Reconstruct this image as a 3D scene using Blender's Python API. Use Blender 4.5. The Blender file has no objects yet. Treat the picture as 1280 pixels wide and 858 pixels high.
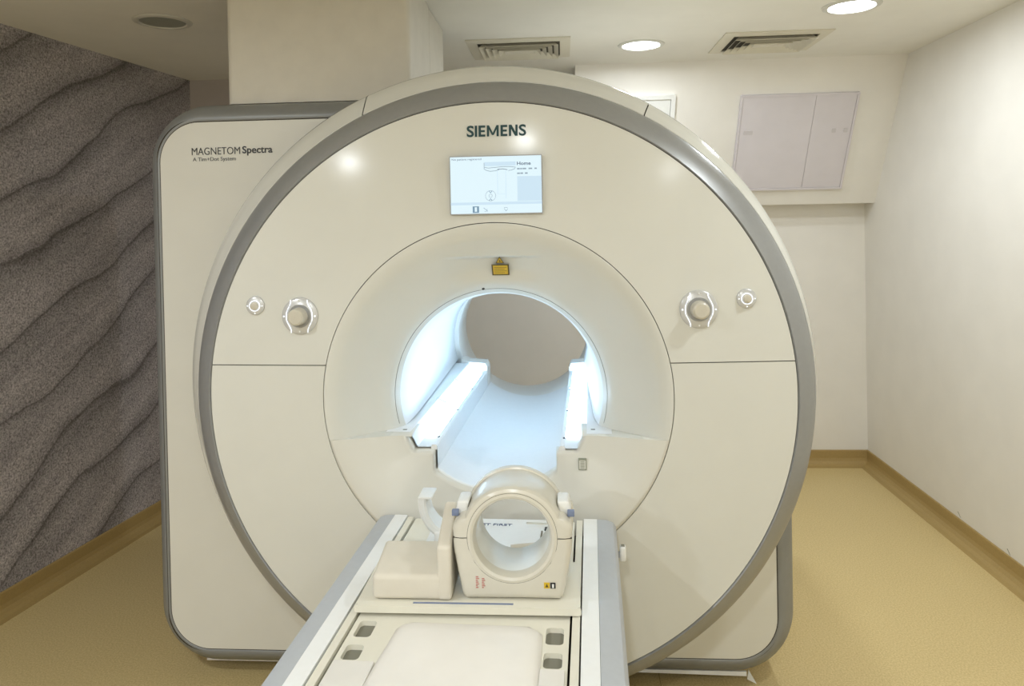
import bpy, bmesh, math, random
from mathutils import Vector, Matrix
from mathutils.geometry import tessellate_polygon
random.seed(7)
sc = bpy.context.scene
COL = sc.collection
PI = math.pi
rad = math.radians

# ------------------------------------------------------------------ camera
F_PX, CY = 920.0, 288.28
YAW, PITCH, ROLL, CAM_H = 0.0677, 0.0121, -0.0198, 1.5553
cam = bpy.data.cameras.new('camera')
cam.sensor_fit = 'HORIZONTAL'; cam.sensor_width = 36.0
cam.lens = 36.0 * F_PX / 1280.0
cam.shift_y = -(429.0 - CY) / 1280.0
cam.clip_start = 0.02
camo = bpy.data.objects.new('camera', cam); COL.objects.link(camo)
Fv = Vector((-math.sin(YAW), math.cos(YAW), 0)); Rv = Vector((math.cos(YAW), math.sin(YAW), 0)); Uv = Vector((0, 0, 1))
Fv, Uv = math.cos(PITCH)*Fv - math.sin(PITCH)*Uv, math.cos(PITCH)*Uv + math.sin(PITCH)*Fv
Rv, Uv = math.cos(ROLL)*Rv + math.sin(ROLL)*Uv, math.cos(ROLL)*Uv - math.sin(ROLL)*Rv
m = Matrix.Identity(4)
for i in range(3):
    m[i][0] = Rv[i]; m[i][1] = Uv[i]; m[i][2] = -Fv[i]
m[0][3], m[1][3], m[2][3] = 0, 0, CAM_H
camo.matrix_world = m
sc.camera = camo

# ------------------------------------------------------------------ world, exposure
w = bpy.data.worlds.new('world'); sc.world = w; w.use_nodes = True
w.node_tree.nodes['Background'].inputs[0].default_value = (0.8, 0.78, 0.75, 1)
w.node_tree.nodes['Background'].inputs[1].default_value = 0.05
sc.view_settings.view_transform = 'Standard'
sc.view_settings.look = 'None'
sc.view_settings.gamma = 1.0
sc.view_settings.use_curve_mapping = False
sc.view_settings.exposure = 0.0

# lamp positions on the ceiling: x, y, watts (0 = switched off)
CEIL = 2.412
LAMPS = [(0.405, 3.66, 8.5), (1.20, 3.11, 7.5), (-1.63, 2.95, 0),
         (1.20, 1.55, 9), (-0.18, -0.43, 17), (-1.77, -1.0, 30),
         (-0.20, -2.0, 18), (1.25, -1.8, 14), (-1.72, 0.7, 16)]  # unseen rear pair added as fill, last one added to brighten the left
LAMP_COL = (0.89, 0.95, 1.0)
LED_COL = (0.47, 0.72, 1.0)
LED_STRENGTH = 21.0

# ------------------------------------------------------------------ materials
def srgb(r, g, b):
    f = lambda c: (c/255/12.92) if c/255 <= .04045 else ((c/255+.055)/1.055)**2.4
    return (f(r), f(g), f(b), 1)
def new_mat(name):
    mt = bpy.data.materials.new(name); mt.use_nodes = True
    return mt, mt.node_tree, mt.node_tree.nodes['Principled BSDF']
def plain(name, rgb, rough=.5, spec=.5, metal=0, coat=0, noise=0.0, nscale=60, bump=0.0, bscale=300):
    mt, nt, b = new_mat(name)
    c = srgb(*rgb)
    b.inputs['Roughness'].default_value = rough
    b.inputs['Specular IOR Level'].default_value = spec
    b.inputs['Metallic'].default_value = metal
    b.inputs['Coat Weight'].default_value = coat
    b.inputs['Coat Roughness'].default_value = .12
    tc = nt.nodes.new('ShaderNodeTexCoord')
    n = nt.nodes.new('ShaderNodeTexNoise'); n.inputs['Scale'].default_value = nscale; n.inputs['Detail'].default_value = 4
    nt.links.new(tc.outputs['Object'], n.inputs['Vector'])
    r = nt.nodes.new('ShaderNodeValToRGB')
    k = max(noise, 0.01)
    r.color_ramp.elements[0].color = (c[0]*(1-k), c[1]*(1-k), c[2]*(1-k), 1)
    r.color_ramp.elements[1].color = (min(1, c[0]*(1+k)), min(1, c[1]*(1+k)), min(1, c[2]*(1+k)), 1)
    r.color_ramp.elements[0].position = .3; r.color_ramp.elements[1].position = .7
    nt.links.new(n.outputs['Fac'], r.inputs['Fac'])
    nt.links.new(r.outputs['Color'], b.inputs['Base Color'])
    if bump > 0:
        n2 = nt.nodes.new('ShaderNodeTexNoise'); n2.inputs['Scale'].default_value = bscale; n2.inputs['Detail'].default_value = 3
        bp = nt.nodes.new('ShaderNodeBump'); bp.inputs['Strength'].default_value = bump; bp.inputs['Distance'].default_value = .002
        nt.links.new(tc.outputs['Object'], n2.inputs['Vector'])
        nt.links.new(n2.outputs['Fac'], bp.inputs['Height']); nt.links.new(bp.outputs['Normal'], b.inputs['Normal'])
    return mt
def glow(name, col, strength):
    mt, nt, b = new_mat(name)
    b.inputs['Base Color'].default_value = (.8, .8, .8, 1)
    b.inputs['Emission Color'].default_value = (*col[:3], 1)
    b.inputs['Emission Strength'].default_value = strength
    return mt

M = {}
M['cover'] = plain('cream_cover', (219, 218, 209), rough=.14, spec=.22, noise=.012, nscale=8)
M['cover2'] = plain('cream_body', (221, 219, 209), rough=.42, noise=.012, nscale=8)
M['cover3'] = plain('cream_funnel', (221, 219, 209), rough=.38, noise=.012, nscale=8)
M['bore'] = plain('bore_white', (232, 232, 230), rough=.45)
M['endring'] = plain('end_ring_white', (226, 221, 212), rough=.5)
M['trim'] = plain('grey_trim', (156, 157, 156), rough=.38, metal=.35, noise=.02)
M['trim_body'] = plain('grey_body_trim', (142, 144, 143), rough=.42, metal=.25, noise=.02)
M['gap'] = plain('dark_gap', (62, 56, 46), rough=.8)
M['black'] = plain('black_plastic', (22, 22, 24), rough=.5)
M['white'] = plain('white_plastic', (236, 236, 232), rough=.35)
M['whitetab'] = plain('white_table', (242, 243, 241), rough=.4)
M['cream_tab'] = plain('cream_table', (230, 226, 210), rough=.45)
M['grey_tab'] = plain('grey_table', (184, 188, 192), rough=.5, noise=.02)
M['slot'] = plain('slot_grey', (126, 124, 110), rough=.6)
M['mattress'] = plain('mattress_vinyl', (240, 236, 228), rough=.5, noise=.015, nscale=20, bump=.05, bscale=90)
M['foam'] = plain('cream_foam', (219, 212, 196), rough=.75, noise=.02, nscale=30, bump=.12, bscale=160)
M['coil'] = plain('coil_cream', (214, 209, 194), rough=.25)
M['coil_liner'] = plain('coil_liner', (232, 231, 222), rough=.22)
M['latch'] = plain('latch_blue_grey', (120, 132, 160), rough=.4)
M['label_y'] = plain('label_yellow', (214, 178, 40), rough=.6)
M['label_k'] = plain('label_border', (92, 76, 26), rough=.6)
M['label_r'] = plain('label_red', (196, 120, 112), rough=.6)
M['label_g'] = plain('label_green', (150, 152, 134), rough=.6)
M['petrol'] = plain('petrol_print', (18, 62, 66), rough=.5)
M['print'] = plain('grey_print', (52, 54, 56), rough=.5)
M['print2'] = plain('grey_print_light', (96, 98, 98), rough=.5)
M['print_b'] = plain('blue_print', (58, 74, 110), rough=.5)
M['wall'] = plain('wall_paint', (238, 234, 226), rough=.7, noise=.02, nscale=6, bump=.08, bscale=220)
M['wall_taupe'] = plain('wall_taupe', (196, 188, 186), rough=.8, noise=.02, nscale=6)
M['ceil'] = plain('ceiling_paint', (238, 235, 226), rough=.8, noise=.02, nscale=5)
M['panel'] = plain('access_panel_paint', (220, 214, 218), rough=.6, noise=.02, nscale=10)
M['panel2'] = plain('access_latch_paint', (206, 200, 202), rough=.5)
M['vent'] = plain('vent_cream', (222, 216, 198), rough=.5)
M['ventdark'] = plain('vent_dark', (96, 92, 80), rough=.9)
M['base'] = plain('baseboard_vinyl', (172, 146, 92), rough=.5, noise=.05, nscale=120)
M['column'] = plain('column_paint', (216, 211, 198), rough=.5, noise=.03, nscale=14)
M['lampring'] = plain('lamp_ring', (214, 212, 202), rough=.35)
M['lampoff'] = plain('lamp_off_glass', (150, 152, 140), rough=.3)
M['chrome'] = plain('dial_silver', (206, 206, 204), rough=.25, metal=.2)
M['knob'] = plain('dial_knob', (206, 200, 184), rough=.3)
M['lamp_on'] = glow('lamp_on', LAMP_COL, 22)
M['led'] = glow('led_panel', LED_COL, LED_STRENGTH)
M['led_ring'] = glow('led_ring', (.8, .88, 1), .75)
M['screen'] = glow('screen_on', (.76, .93, 1.0), .92)
for k in ('screen',):
    M[k].node_tree.nodes['Principled BSDF'].inputs['Base Color'].default_value = (.05, .06, .07, 1)
M['scr_line'] = glow('screen_line', (.40, .55, .66), .60)
M['scr_dark'] = glow('screen_dark', (.10, .17, .30), .55)
M['scr_blue'] = glow('screen_blue', (.22, .42, .60), .60)
M['scr_bar'] = glow('screen_bar', (.66, .86, 1.0), .84)
for k in ('scr_line', 'scr_dark', 'scr_blue', 'scr_bar'):
    M[k].node_tree.nodes['Principled BSDF'].inputs['Base Color'].default_value = (.05, .06, .07, 1)

def floor_mat():
    mt, nt, b = new_mat('floor_vinyl')
    tc = nt.nodes.new('ShaderNodeTexCoord')
    n = nt.nodes.new('ShaderNodeTexNoise'); n.inputs['Scale'].default_value = 170; n.inputs['Detail'].default_value = 3
    n2 = nt.nodes.new('ShaderNodeTexNoise'); n2.inputs['Scale'].default_value = 2.2; n2.inputs['Detail'].default_value = 3
    for q in (n, n2): nt.links.new(tc.outputs['Object'], q.inputs['Vector'])
    r = nt.nodes.new('ShaderNodeValToRGB')
    r.color_ramp.elements[0].color = srgb(198, 175, 120); r.color_ramp.elements[0].position = .34
    r.color_ramp.elements[1].color = srgb(222, 200, 146); r.color_ramp.elements[1].position = .66
    nt.links.new(n.outputs['Fac'], r.inputs['Fac'])
    mx = nt.nodes.new('ShaderNodeMix'); mx.data_type = 'RGBA'; mx.blend_type = 'MULTIPLY'
    mx.inputs['Factor'].default_value = .35
    r2 = nt.nodes.new('ShaderNodeValToRGB')
    r2.color_ramp.elements[0].color = (.86, .84, .80, 1); r2.color_ramp.elements[1].color = (1, 1, 1, 1)
    nt.links.new(n2.outputs['Fac'], r2.inputs['Fac'])
    nt.links.new(r.outputs['Color'], mx.inputs[6]); nt.links.new(r2.outputs['Color'], mx.inputs[7])
    nt.links.new(mx.outputs[2], b.inputs['Base Color'])
    b.inputs['Roughness'].default_value = .48
    return mt
M['floor'] = floor_mat()

def mural_mat():
    """printed mural of rippled grey sand; pattern laid out over wall length (y) and height (z)"""
    mt, nt, b = new_mat('sand_mural_print')
    N = nt.nodes.new; L = nt.links.new
    tc = N('ShaderNodeTexCoord')
    sep = N('ShaderNodeSeparateXYZ'); L(tc.outputs['Object'], sep.inputs[0])
    def math_(op, a, b_=None, c=None):
        n = N('ShaderNodeMath'); n.operation = op
        for i, v in enumerate((a, b_, c)):
            if v is None: continue
            if isinstance(v, (int, float)): n.inputs[i].default_value = v
            else: L(v, n.inputs[i])
        return n.outputs[0]
    slope = math_('MULTIPLY', sep.outputs['Y'], -.57)
    t0 = math_('ADD', sep.outputs['Z'], slope)                       # distance above a crest line
    along = math_('MULTIPLY_ADD', sep.outputs['Z'], .57, sep.outputs['Y'])
    cmb = N('ShaderNodeCombineXYZ'); L(math_('MULTIPLY', along, .9), cmb.inputs[0]); L(math_('MULTIPLY', t0, 1.9), cmb.inputs[1])
    n1 = N('ShaderNodeTexNoise'); n1.inputs['Scale'].default_value = 1.5; n1.inputs['Detail'].default_value = 2.2; n1.inputs['Roughness'].default_value = .4
    L(cmb.outputs[0], n1.inputs['Vector'])
    d = math_('MULTIPLY_ADD', n1.outputs['Fac'], .34, -.17)
    t = math_('DIVIDE', math_('ADD', math_('ADD', t0, d), -.06), .31)
    fr = math_('FRACT', t)
    rp = N('ShaderNodeValToRGB'); cr = rp.color_ramp
    cr.elements[0].position = 0.0; cr.elements[0].color = srgb(160, 154, 155)
    cr.elements[1].position = 1.0; cr.elements[1].color = srgb(136, 131, 132)
    for p, c in ((.10, (180, 174, 175)), (.28, (190, 184, 185)), (.55, (184, 178, 180)), (.78, (172, 167, 168)), (.93, (152, 147, 148)), (.975, (120, 115, 116))):
        e = cr.elements.new(p); e.color = srgb(*c)
    L(fr, rp.inputs['Fac'])
    # softer secondary ripples
    n2 = N('ShaderNodeTexNoise'); n2.inputs['Scale'].default_value = 3.0; n2.inputs['Detail'].default_value = 3
    cmb2 = N('ShaderNodeCombineXYZ'); L(math_('MULTIPLY', along, .5), cmb2.inputs[0]); L(math_('MULTIPLY', t0, 3.2), cmb2.inputs[1])
    L(cmb2.outputs[0], n2.inputs['Vector'])
    r2 = N('ShaderNodeValToRGB'); r2.color_ramp.elements[0].position = .30; r2.color_ramp.elements[1].position = .62
    r2.color_ramp.elements[0].color = (.78, .78, .785, 1); r2.color_ramp.elements[1].color = (1.05, 1.05, 1.05, 1)
    L(n2.outputs['Fac'], r2.inputs['Fac'])
    # grains
    n3 = N('ShaderNodeTexNoise'); n3.inputs['Scale'].default_value = 125; n3.inputs['Detail'].default_value = 4; n3.inputs['Roughness'].default_value = .75
    L(tc.outputs['Object'], n3.inputs['Vector'])
    r3 = N('ShaderNodeValToRGB'); r3.color_ramp.elements[0].position = .34; r3.color_ramp.elements[1].position = .64
    r3.color_ramp.elements[0].color = (.30, .29, .29, 1); r3.color_ramp.elements[1].color = (1.40, 1.38, 1.37, 1)
    L(n3.outputs['Fac'], r3.inputs['Fac'])
    def mul(a, b_):
        x = N('ShaderNodeMix'); x.data_type = 'RGBA'; x.blend_type = 'MULTIPLY'; x.inputs['Factor'].default_value = 1
        L(a, x.inputs[6]); L(b_, x.inputs[7]); return x.outputs[2]
    L(mul(mul(rp.outputs['Color'], r2.outputs['Color']), r3.outputs['Color']), b.inputs['Base Color'])
    b.inputs['Roughness'].default_value = .75
    return mt
M['mural'] = mural_mat()

# ------------------------------------------------------------------ object helpers
WM = {}
def link(o, parent=None):
    COL.objects.link(o)
    if parent is not None:
        o.parent = parent
        if parent.name in WM: o.matrix_parent_inverse = WM[parent.name]
    return o
def empty(name, loc, label, cat, group=None, rotz=0, local=False):
    o = bpy.data.objects.new(name, None); COL.objects.link(o)
    o.location = loc; o.rotation_euler = (0, 0, rotz); o.empty_display_size = .1
    if not local:
        WM[o.name] = (Matrix.Translation(loc) @ Matrix.Rotation(rotz, 4, 'Z')).inverted()
    return tag(o, label, cat, group)
def tag(o, label=None, cat=None, group=None, kind=None):
    if label: o['label'] = label
    if cat: o['category'] = cat
    if group: o['group'] = group
    if kind: o['kind'] = kind
    return o
def mk(name, verts, faces, mat, parent=None, smooth=False, recalc=True):
    me = bpy.data.meshes.new(name)
    me.from_pydata([tuple(v) for v in verts], [], faces)
    if recalc:
        bm = bmesh.new(); bm.from_mesh(me)
        bmesh.ops.recalc_face_normals(bm, faces=bm.faces); bm.to_mesh(me); bm.free()
    if smooth:
        me.shade_smooth()
        for p in me.polygons: p.use_smooth = True
    if mat: me.materials.append(mat)
    o = bpy.data.objects.new(name, me)
    return link(o, parent)
def mkbm(name, bm, mat, parent=None, smooth=False, angle=None):
    me = bpy.data.meshes.new(name); bm.to_mesh(me); bm.free()
    if smooth:
        for p in me.polygons: p.use_smooth = True
        if angle: me.set_sharp_from_angle(angle=rad(angle))
    if mat: me.materials.append(mat)
    return link(bpy.data.objects.new(name, me), parent)
def box(name, x0, x1, y0, y1, z0, z1, mat, parent=None, bevel=0.0, seg=3, fn=None):
    bm = bmesh.new(); bmesh.ops.create_cube(bm, size=1)
    for v in bm.verts:
        v.co = ((x0+x1)/2+v.co.x*(x1-x0), (y0+y1)/2+v.co.y*(y1-y0), (z0+z1)/2+v.co.z*(z1-z0))
    if fn:
        for v in bm.verts: v.co = fn(v.co)
    if bevel > 0:
        bmesh.ops.bevel(bm, geom=bm.edges[:], offset=bevel, segments=seg, affect='EDGES', profile=.5)
    return mkbm(name, bm, mat, parent, smooth=bevel > 0, angle=40)
def grid_faces(nu, nv, closed_u=False, off=0):
    f = []
    for i in range(nu if closed_u else nu-1):
        for j in range(nv-1):
            a = off+i*nv+j; b = off+((i+1) % nu)*nv+j
            f.append((a, b, b+1, a+1))
    return f
def grid(name, rows, mat, parent=None, smooth=True, closed=False):
    nv = len(rows[0]); vs = [p for r in rows for p in r]
    return mk(name, vs, grid_faces(len(rows), nv, closed), mat, parent, smooth)
def lathe(name, cx, cz, prof, mat, parent=None, t0=0, t1=2*PI, n=96, smooth=True, angle=35):
    """prof: list of (r, y); axis along y through (cx, cz)"""
    closed = abs(t1-t0-2*PI) < 1e-6
    k = n if closed else n+1
    vs = []
    for i in range(k):
        t = t0+(t1-t0)*i/n
        for r, y in prof: vs.append((cx+r*math.cos(t), y, cz+r*math.sin(t)))
    o = mk(name, vs, grid_faces(k, len(prof), closed), mat, parent, smooth)
    if angle: o.data.set_sharp_from_angle(angle=rad(angle))
    return o
def lathe_z(name, cx, cy, prof, mat, parent=None, n=48):
    vs = []
    for i in range(n):
        t = 2*PI*i/n
        for r, z in prof: vs.append((cx+r*math.cos(t), cy+r*math.sin(t), z))
    o = mk(name, vs, grid_faces(n, len(prof), True), mat, parent, True)
    o.data.set_sharp_from_angle(angle=rad(35)); return o
def rrect(x0, x1, z0, z1, r, n=10):
    pts = []
    for cx, cz, a in ((x1-r, z1-r, 0), (x0+r, z1-r, 90), (x0+r, z0+r, 180), (x1-r, z0+r, 270)):
        for i in range(n+1):
            t = rad(a+90*i/n); pts.append((cx+r*math.cos(t), cz+r*math.sin(t)))
    return pts
def plate(name, outer, holes, lo, hi, mat, parent=None, to3=None):
    """flat plate with holes, outlines in 2D, thickness lo..hi; to3(a, b, h) gives the point"""
    if to3 is None: to3 = lambda a, b, h: (a, b, h)
    loops = [outer]+holes
    flat = [p for l in loops for p in l]
    tris = tessellate_polygon([[Vector((p[0], p[1], 0)) for p in l] for l in loops])
    n = len(flat)
    vs = [to3(p[0], p[1], lo) for p in flat]+[to3(p[0], p[1], hi) for p in flat]
    fs = [tuple(t) for t in tris]+[tuple(i+n for i in t) for t in tris]
    o = 0
    for l in loops:
        k = len(l)
        for i in range(k):
            a, b = o+i, o+(i+1) % k; fs.append((a, b, b+n, a+n))
        o += k
    ob = mk(name, vs, fs, mat, parent, False); return ob
def tube(name, pts, r, mat, parent=None, n=8, closed=False, rfn=None):
    pts = [Vector(p) for p in pts]; rows = []
    k = len(pts)
    for i, p in enumerate(pts):
        a = pts[(i-1) % k] if (closed or i > 0) else p
        b = pts[(i+1) % k] if (closed or i < k-1) else p
        d = (b-a).normalized()
        ref = Vector((0, 0, 1)) if abs(d.z) < .9 else Vector((1, 0, 0))
        s = d.cross(ref).normalized(); u = s.cross(d)
        rr = rfn(i/(k-1)) if rfn else r
        rows.append([p+rr*(math.cos(2*PI*j/n)*s+math.sin(2*PI*j/n)*u) for j in range(n)])
    vs = [v for row in rows for v in row]; fs = []
    for i in range(k if closed else k-1):
        for j in range(n):
            a = i*n+j; b = i*n+(j+1) % n; c = ((i+1) % k)*n+(j+1) % n; d = ((i+1) % k)*n+j
            fs.append((a, b, c, d))
    if not closed: fs += [tuple(range(n)), tuple(range((k-1)*n, k*n))]
    o = mk(name, vs, fs, mat, parent, True); o.data.set_sharp_from_angle(angle=rad(50)); return o
def text(name, body, place, width, height, mat, parent=None, bold=0.0, depth=.0015):
    """lettering scaled to width x height; place(a, b, c): a along, b up, c out of the surface"""
    cu = bpy.data.curves.new('lettering', 'FONT'); cu.body = body; cu.size = 1; cu.offset = bold; cu.extrude = .5
    cu.resolution_u = 4
    t = bpy.data.objects.new('lettering', cu); COL.objects.link(t)
    dg = bpy.context.evaluated_depsgraph_get(); dg.update()
    me = bpy.data.meshes.new_from_object(t.evaluated_get(dg))
    bpy.data.objects.remove(t); bpy.data.curves.remove(cu)
    xs = [v.co.x for v in me.vertices]; ys = [v.co.y for v in me.vertices]
    x0, x1, y0, y1 = min(xs), max(xs), min(ys), max(ys)
    for v in me.vertices:
        v.co = place((v.co.x-x0)/(x1-x0)*width, (v.co.y-y0)/(y1-y0)*height, (v.co.z+.5)*depth)
    me.materials.clear(); me.materials.append(mat); me.name = name
    return link(bpy.data.objects.new(name, me), parent)
sm = lambda t: (lambda q: q*q*(3-2*q))(min(1, max(0, t)))

# ------------------------------------------------------------------ room shell
XR, YB, YF = 1.869, 4.69, -3.0
lx = lambda y: -2.29+.115*(y-2.85)
YBL = 4.15
def struct(o): o['kind'] = 'structure'; return o
struct(box('floor', -3.3, 2.1, YF-.15, YB+.15, -.1, 0, M['floor']))
struct(box('ceiling', -3.3, 2.1, YF-.15, YB+.15, CEIL, CEIL+.1, M['ceil']))
struct(box('wall_right', XR, XR+.12, YF-.12, YB+.12, 0, CEIL, M['wall']))
bw = [(-1.15, YB), (XR, YB), (XR, YB+.12), (-1.27, YB+.12), (-1.27, YBL+.12), (lx(YBL)-.12, YBL+.12), (lx(YBL)-.12, YBL), (-1.15, YBL)]
struct(plate('wall_back', [(-1.15, YB), (XR, YB), (XR, YB+.12), (-1.27, YB+.12), (-1.27, YBL+.12), (-1.15, YBL+.12)], [], 0, CEIL, M['wall']))
struct(plate('wall_back_left', [(lx(YBL)-.12, YBL), (-1.15, YBL), (-1.15, YBL+.12), (lx(YBL)-.12, YBL+.12)], [], 0, CEIL, M['wall_taupe']))
struct(plate('wall_left', [(lx(YF), YF), (lx(YBL), YBL), (lx(YBL)-.12, YBL), (lx(YF)-.12, YF)], [], 0, CEIL, M['mural']))
struct(box('wall_front', -3.2, 2.0, YF-.12, YF, 0, CEIL, M['wall']))
# sloping bulkhead under the ceiling on the right
SB = dict(y0=4.085, z0=CEIL, y1=4.54, z1=1.625)
bx0, bx1 = .09, XR
vs = []
for x in (bx0, bx1):
    vs += [(x, SB['y0'], CEIL), (x, SB['y1'], SB['z1']), (x, YB, SB['z1']), (x, YB, CEIL)]
struct(mk('wall_bulkhead', vs, [(0, 1, 5, 4), (1, 2, 6, 5), (2, 3, 7, 6), (3, 0, 4, 7), (0, 3, 2, 1), (4, 5, 6, 7)], M['wall']))
def slope_pt(x, s, out=0):
    """point on the bulkhead face: s metres down the slope, out metres proud of it"""
    d = Vector((0, SB['y1']-SB['y0'], SB['z1']-SB['z0'])).normalized()
    n = Vector((0, d.z, -d.y))
    p = Vector((x, SB['y0'], SB['z0']))+d*s+n*out
    return (p.x, p.y, p.z)
# coved baseboards
def baseboard(name, p, q, nrm, mat):
    prof = [(.0, .095), (.006, .095), (.008, .09), (.008, .045), (.012, .028), (.022, .013), (.04, .004), (.062, .0012), (.062, 0), (0, 0)]
    rows = []
    for e in (p, q):
        rows.append([(e[0]+nrm[0]*a, e[1]+nrm[1]*a, z) for a, z in prof])
    vs = rows[0]+rows[1]; k = len(prof)
    fs = [(i, (i+1) % k, k+(i+1) % k, k+i) for i in range(k)]+[tuple(range(k)), tuple(range(k, 2*k))]
    return struct(mk(name, vs, fs, mat, None, False))
baseboard('baseboard_right', (XR, YF), (XR, YB), (-1, 0), M['base'])
baseboard('baseboard_back', (-1.15, YB), (XR-.003, YB), (0, -1), M['base'])
nl = Vector((1, -.115, 0)).normalized()
baseboard('baseboard_left', (lx(YF), YF), (lx(YBL), YBL), (nl.x, nl.y), M['base'])
baseboard('baseboard_back_left', (lx(YBL), YBL), (-1.15, YBL), (0, -1), M['base'])
wr = bpy.data.objects['wall_right']
for y, z, ln in ((3.635, .112, .016), (3.245, .108, .013)):
    mk('scuff_mark', [(XR-.0006, y+ln, z+.010), (XR-.0006, y+ln-.006, z+.011), (XR-.0006, y-ln, z-.010), (XR-.0006, y-ln+.004, z-.010)], [(0, 1, 2, 3)], M['slot'], wr)
# floor sheet seam
struct(box('trim_1', 0.30, 0.302, YF, 4.6, 0, .0008, M['base']))

# ------------------------------------------------------------------ ceiling lamps
def downlight(x, y, watts, label):
    on = watts > 0
    r = empty('downlight', (x, y, CEIL), label, 'ceiling lamp', 'recessed round ceiling downlights')
    lathe_z('lamp_ring', x, y, [(.088, CEIL-.001), (.092, CEIL-.008), (.104, CEIL-.008), (.113, CEIL-.004), (.115, CEIL-.0005)], M['lampring'], r)
    lathe_z('lamp_glass', x, y, [(.0005, CEIL-.0045), (.06, CEIL-.0045), (.0885, CEIL-.003), (.0885, CEIL-.0012), (.0005, CEIL-.0012)], M['lamp_on'] if on else M['lampoff'], r)
    if on:
        ld = bpy.data.lights.new('lamp_light', 'AREA'); ld.shape = 'DISK'; ld.size = .12; ld.energy = watts; ld.color = LAMP_COL
        ld.spread = rad(178)
        lo = bpy.data.objects.new('lamp_light', ld); COL.objects.link(lo); lo.parent = r
        lo.location = (0, 0, -.012)
lab = ['lit round ceiling downlight in front of the bulkhead, between the two vents',
       'lit round ceiling downlight near the right wall',
       'unlit round ceiling downlight above the dark sand mural',
       'lit round ceiling downlight by the right wall, beside the scanner front',
       'lit round ceiling downlight above the foot of the patient table',
       'lit round ceiling downlight over the left rear of the room near the mural',
       'unseen round ceiling downlight added as fill behind the table foot',
       'unseen round ceiling downlight added as fill in the rear right of the room',
       'added round ceiling downlight brightening the left side, beside the mural']
for (x, y, p), l in zip(LAMPS, lab): downlight(x, y, p, l)

# ------------------------------------------------------------------ ceiling vents
def vent(x0, x1, y0, y1, label):
    cx, cy = (x0+x1)/2, (y0+y1)/2
    r = empty('ceiling_vent', (cx, cy, CEIL), label, 'vent', 'square four-way ceiling air vents')
    Z = CEIL
    def ring(o0, o1, za, zb, zc, zd, name, mat):
        # rectangular frustum frame: outer inset o0 at heights za/zb, inner inset o1 at zc/zd
        vs = []
        for o, z in ((o0, za), (o1, zc), (o1, zd), (o0, zb)):
            vs += [(x0+o, y0+o, z), (x1-o, y0+o, z), (x1-o, y1-o, z), (x0+o, y1-o, z)]
        fs = []
        for a in range(4):
            b = (a+1) % 4
            for i in range(4):
                j = (i+1) % 4; fs.append((a*4+i, a*4+j, b*4+j, b*4+i))
        return mk(name, vs, fs, mat, r)
    ring(0, .05, Z-.006, Z-.0005, Z-.010, Z-.004, 'frame', M['vent'])
    mk('backing', [(x0+.03, y0+.03, Z-.001), (x1-.03, y0+.03, Z-.001), (x1-.03, y1-.03, Z-.001), (x0+.03, y1-.03, Z-.001)], [(0, 1, 2, 3)], M['ventdark'], r)
    for k in range(4):
        o = .058+k*.029
        ring(o, o+.021, Z-.026, Z-.024, Z-.005, Z-.003, 'louver', M['vent'])
    o = .058+4*.029
    box('centre_blade', x0+o, x1-o, y0+o, y1-o, Z-.022, Z-.018, M['vent'], r)
vent(-.437, .057, 3.44, 3.85, 'cream square ceiling vent above the top of the scanner')
vent(.775, 1.27, 3.48, 3.89, 'cream square ceiling vent on the right, near the access panel')

# ------------------------------------------------------------------ bulkhead access panel and framed hatch
ap = empty('access_panel', slope_pt(1.33, .5), 'pale grey two-leaf access panel on the sloping bulkhead', 'access panel')
s0, s1 = .215, .79
p3 = lambda a, b, h: slope_pt(a, b, h)
plate('surround', rrect(1.008, 1.652, s0-.012, s1+.012, .004, 2), [rrect(1.02, 1.64, s0, s1, .003, 2)], .0005, .016, M['panel'], ap, p3)
plate('leaf', rrect(1.0215, 1.4185, s0+.0015, s1-.0015, .003, 2), [], .0005, .013, M['panel'], ap, p3)
plate('leaf', rrect(1.4205, 1.6385, s0+.0015, s1-.0015, .003, 2), [], .0005, .013, M['panel'], ap, p3)
for a in (1.045, 1.535, 1.60):
    plate('latch', rrect(a, a+.05 if a < 1.1 else a+.022, s0+.20, s0+.225, .004, 3), [], .013, .0155, M['panel2'], ap, p3)
hf = empty('wall_hatch', slope_pt(.45, .35), 'small white framed hatch half hidden behind the scanner top', 'hatch')
plate('frame', rrect(.28, .648, .185, .56, .004, 2), [rrect(.304, .624, .209, .536, .003, 2)], .0005, .02, M['white'], hf, p3)
plate('door_leaf', rrect(.306, .622, .211, .534, .003, 2), [], .0005, .011, M['white'], hf, p3)

# ------------------------------------------------------------------ service column on top of the scanner
YBD = 2.468
cl = empty('service_column', (-.83, 2.88, 1.98), 'tall cream service column rising from the scanner body to the ceiling', 'column')
ztop = CEIL-.003
plate('front_casing', rrect(-1.155, -.508, 2.500, 2.90, .02, 6), [], 1.984, ztop, M['column'], cl)
plate('rear_casing', rrect(-1.150, -.511, 2.906, 3.26, .012, 4), [], 1.984, ztop, M['column'], cl)
plate('seam_strip', rrect(-1.14, -.520, 2.88, 2.93, .004, 2), [], 1.984, ztop, M['gap'], cl)

# ------------------------------------------------------------------ MRI scanner
AX, AZ, YR = -.193, 1.06, 2.068
sr = empty('mri_scanner', (AX, 2.9, 0), 'large cream MRI scanner with a round grey-rimmed front and a glowing blue-white bore', 'scanner')
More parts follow.
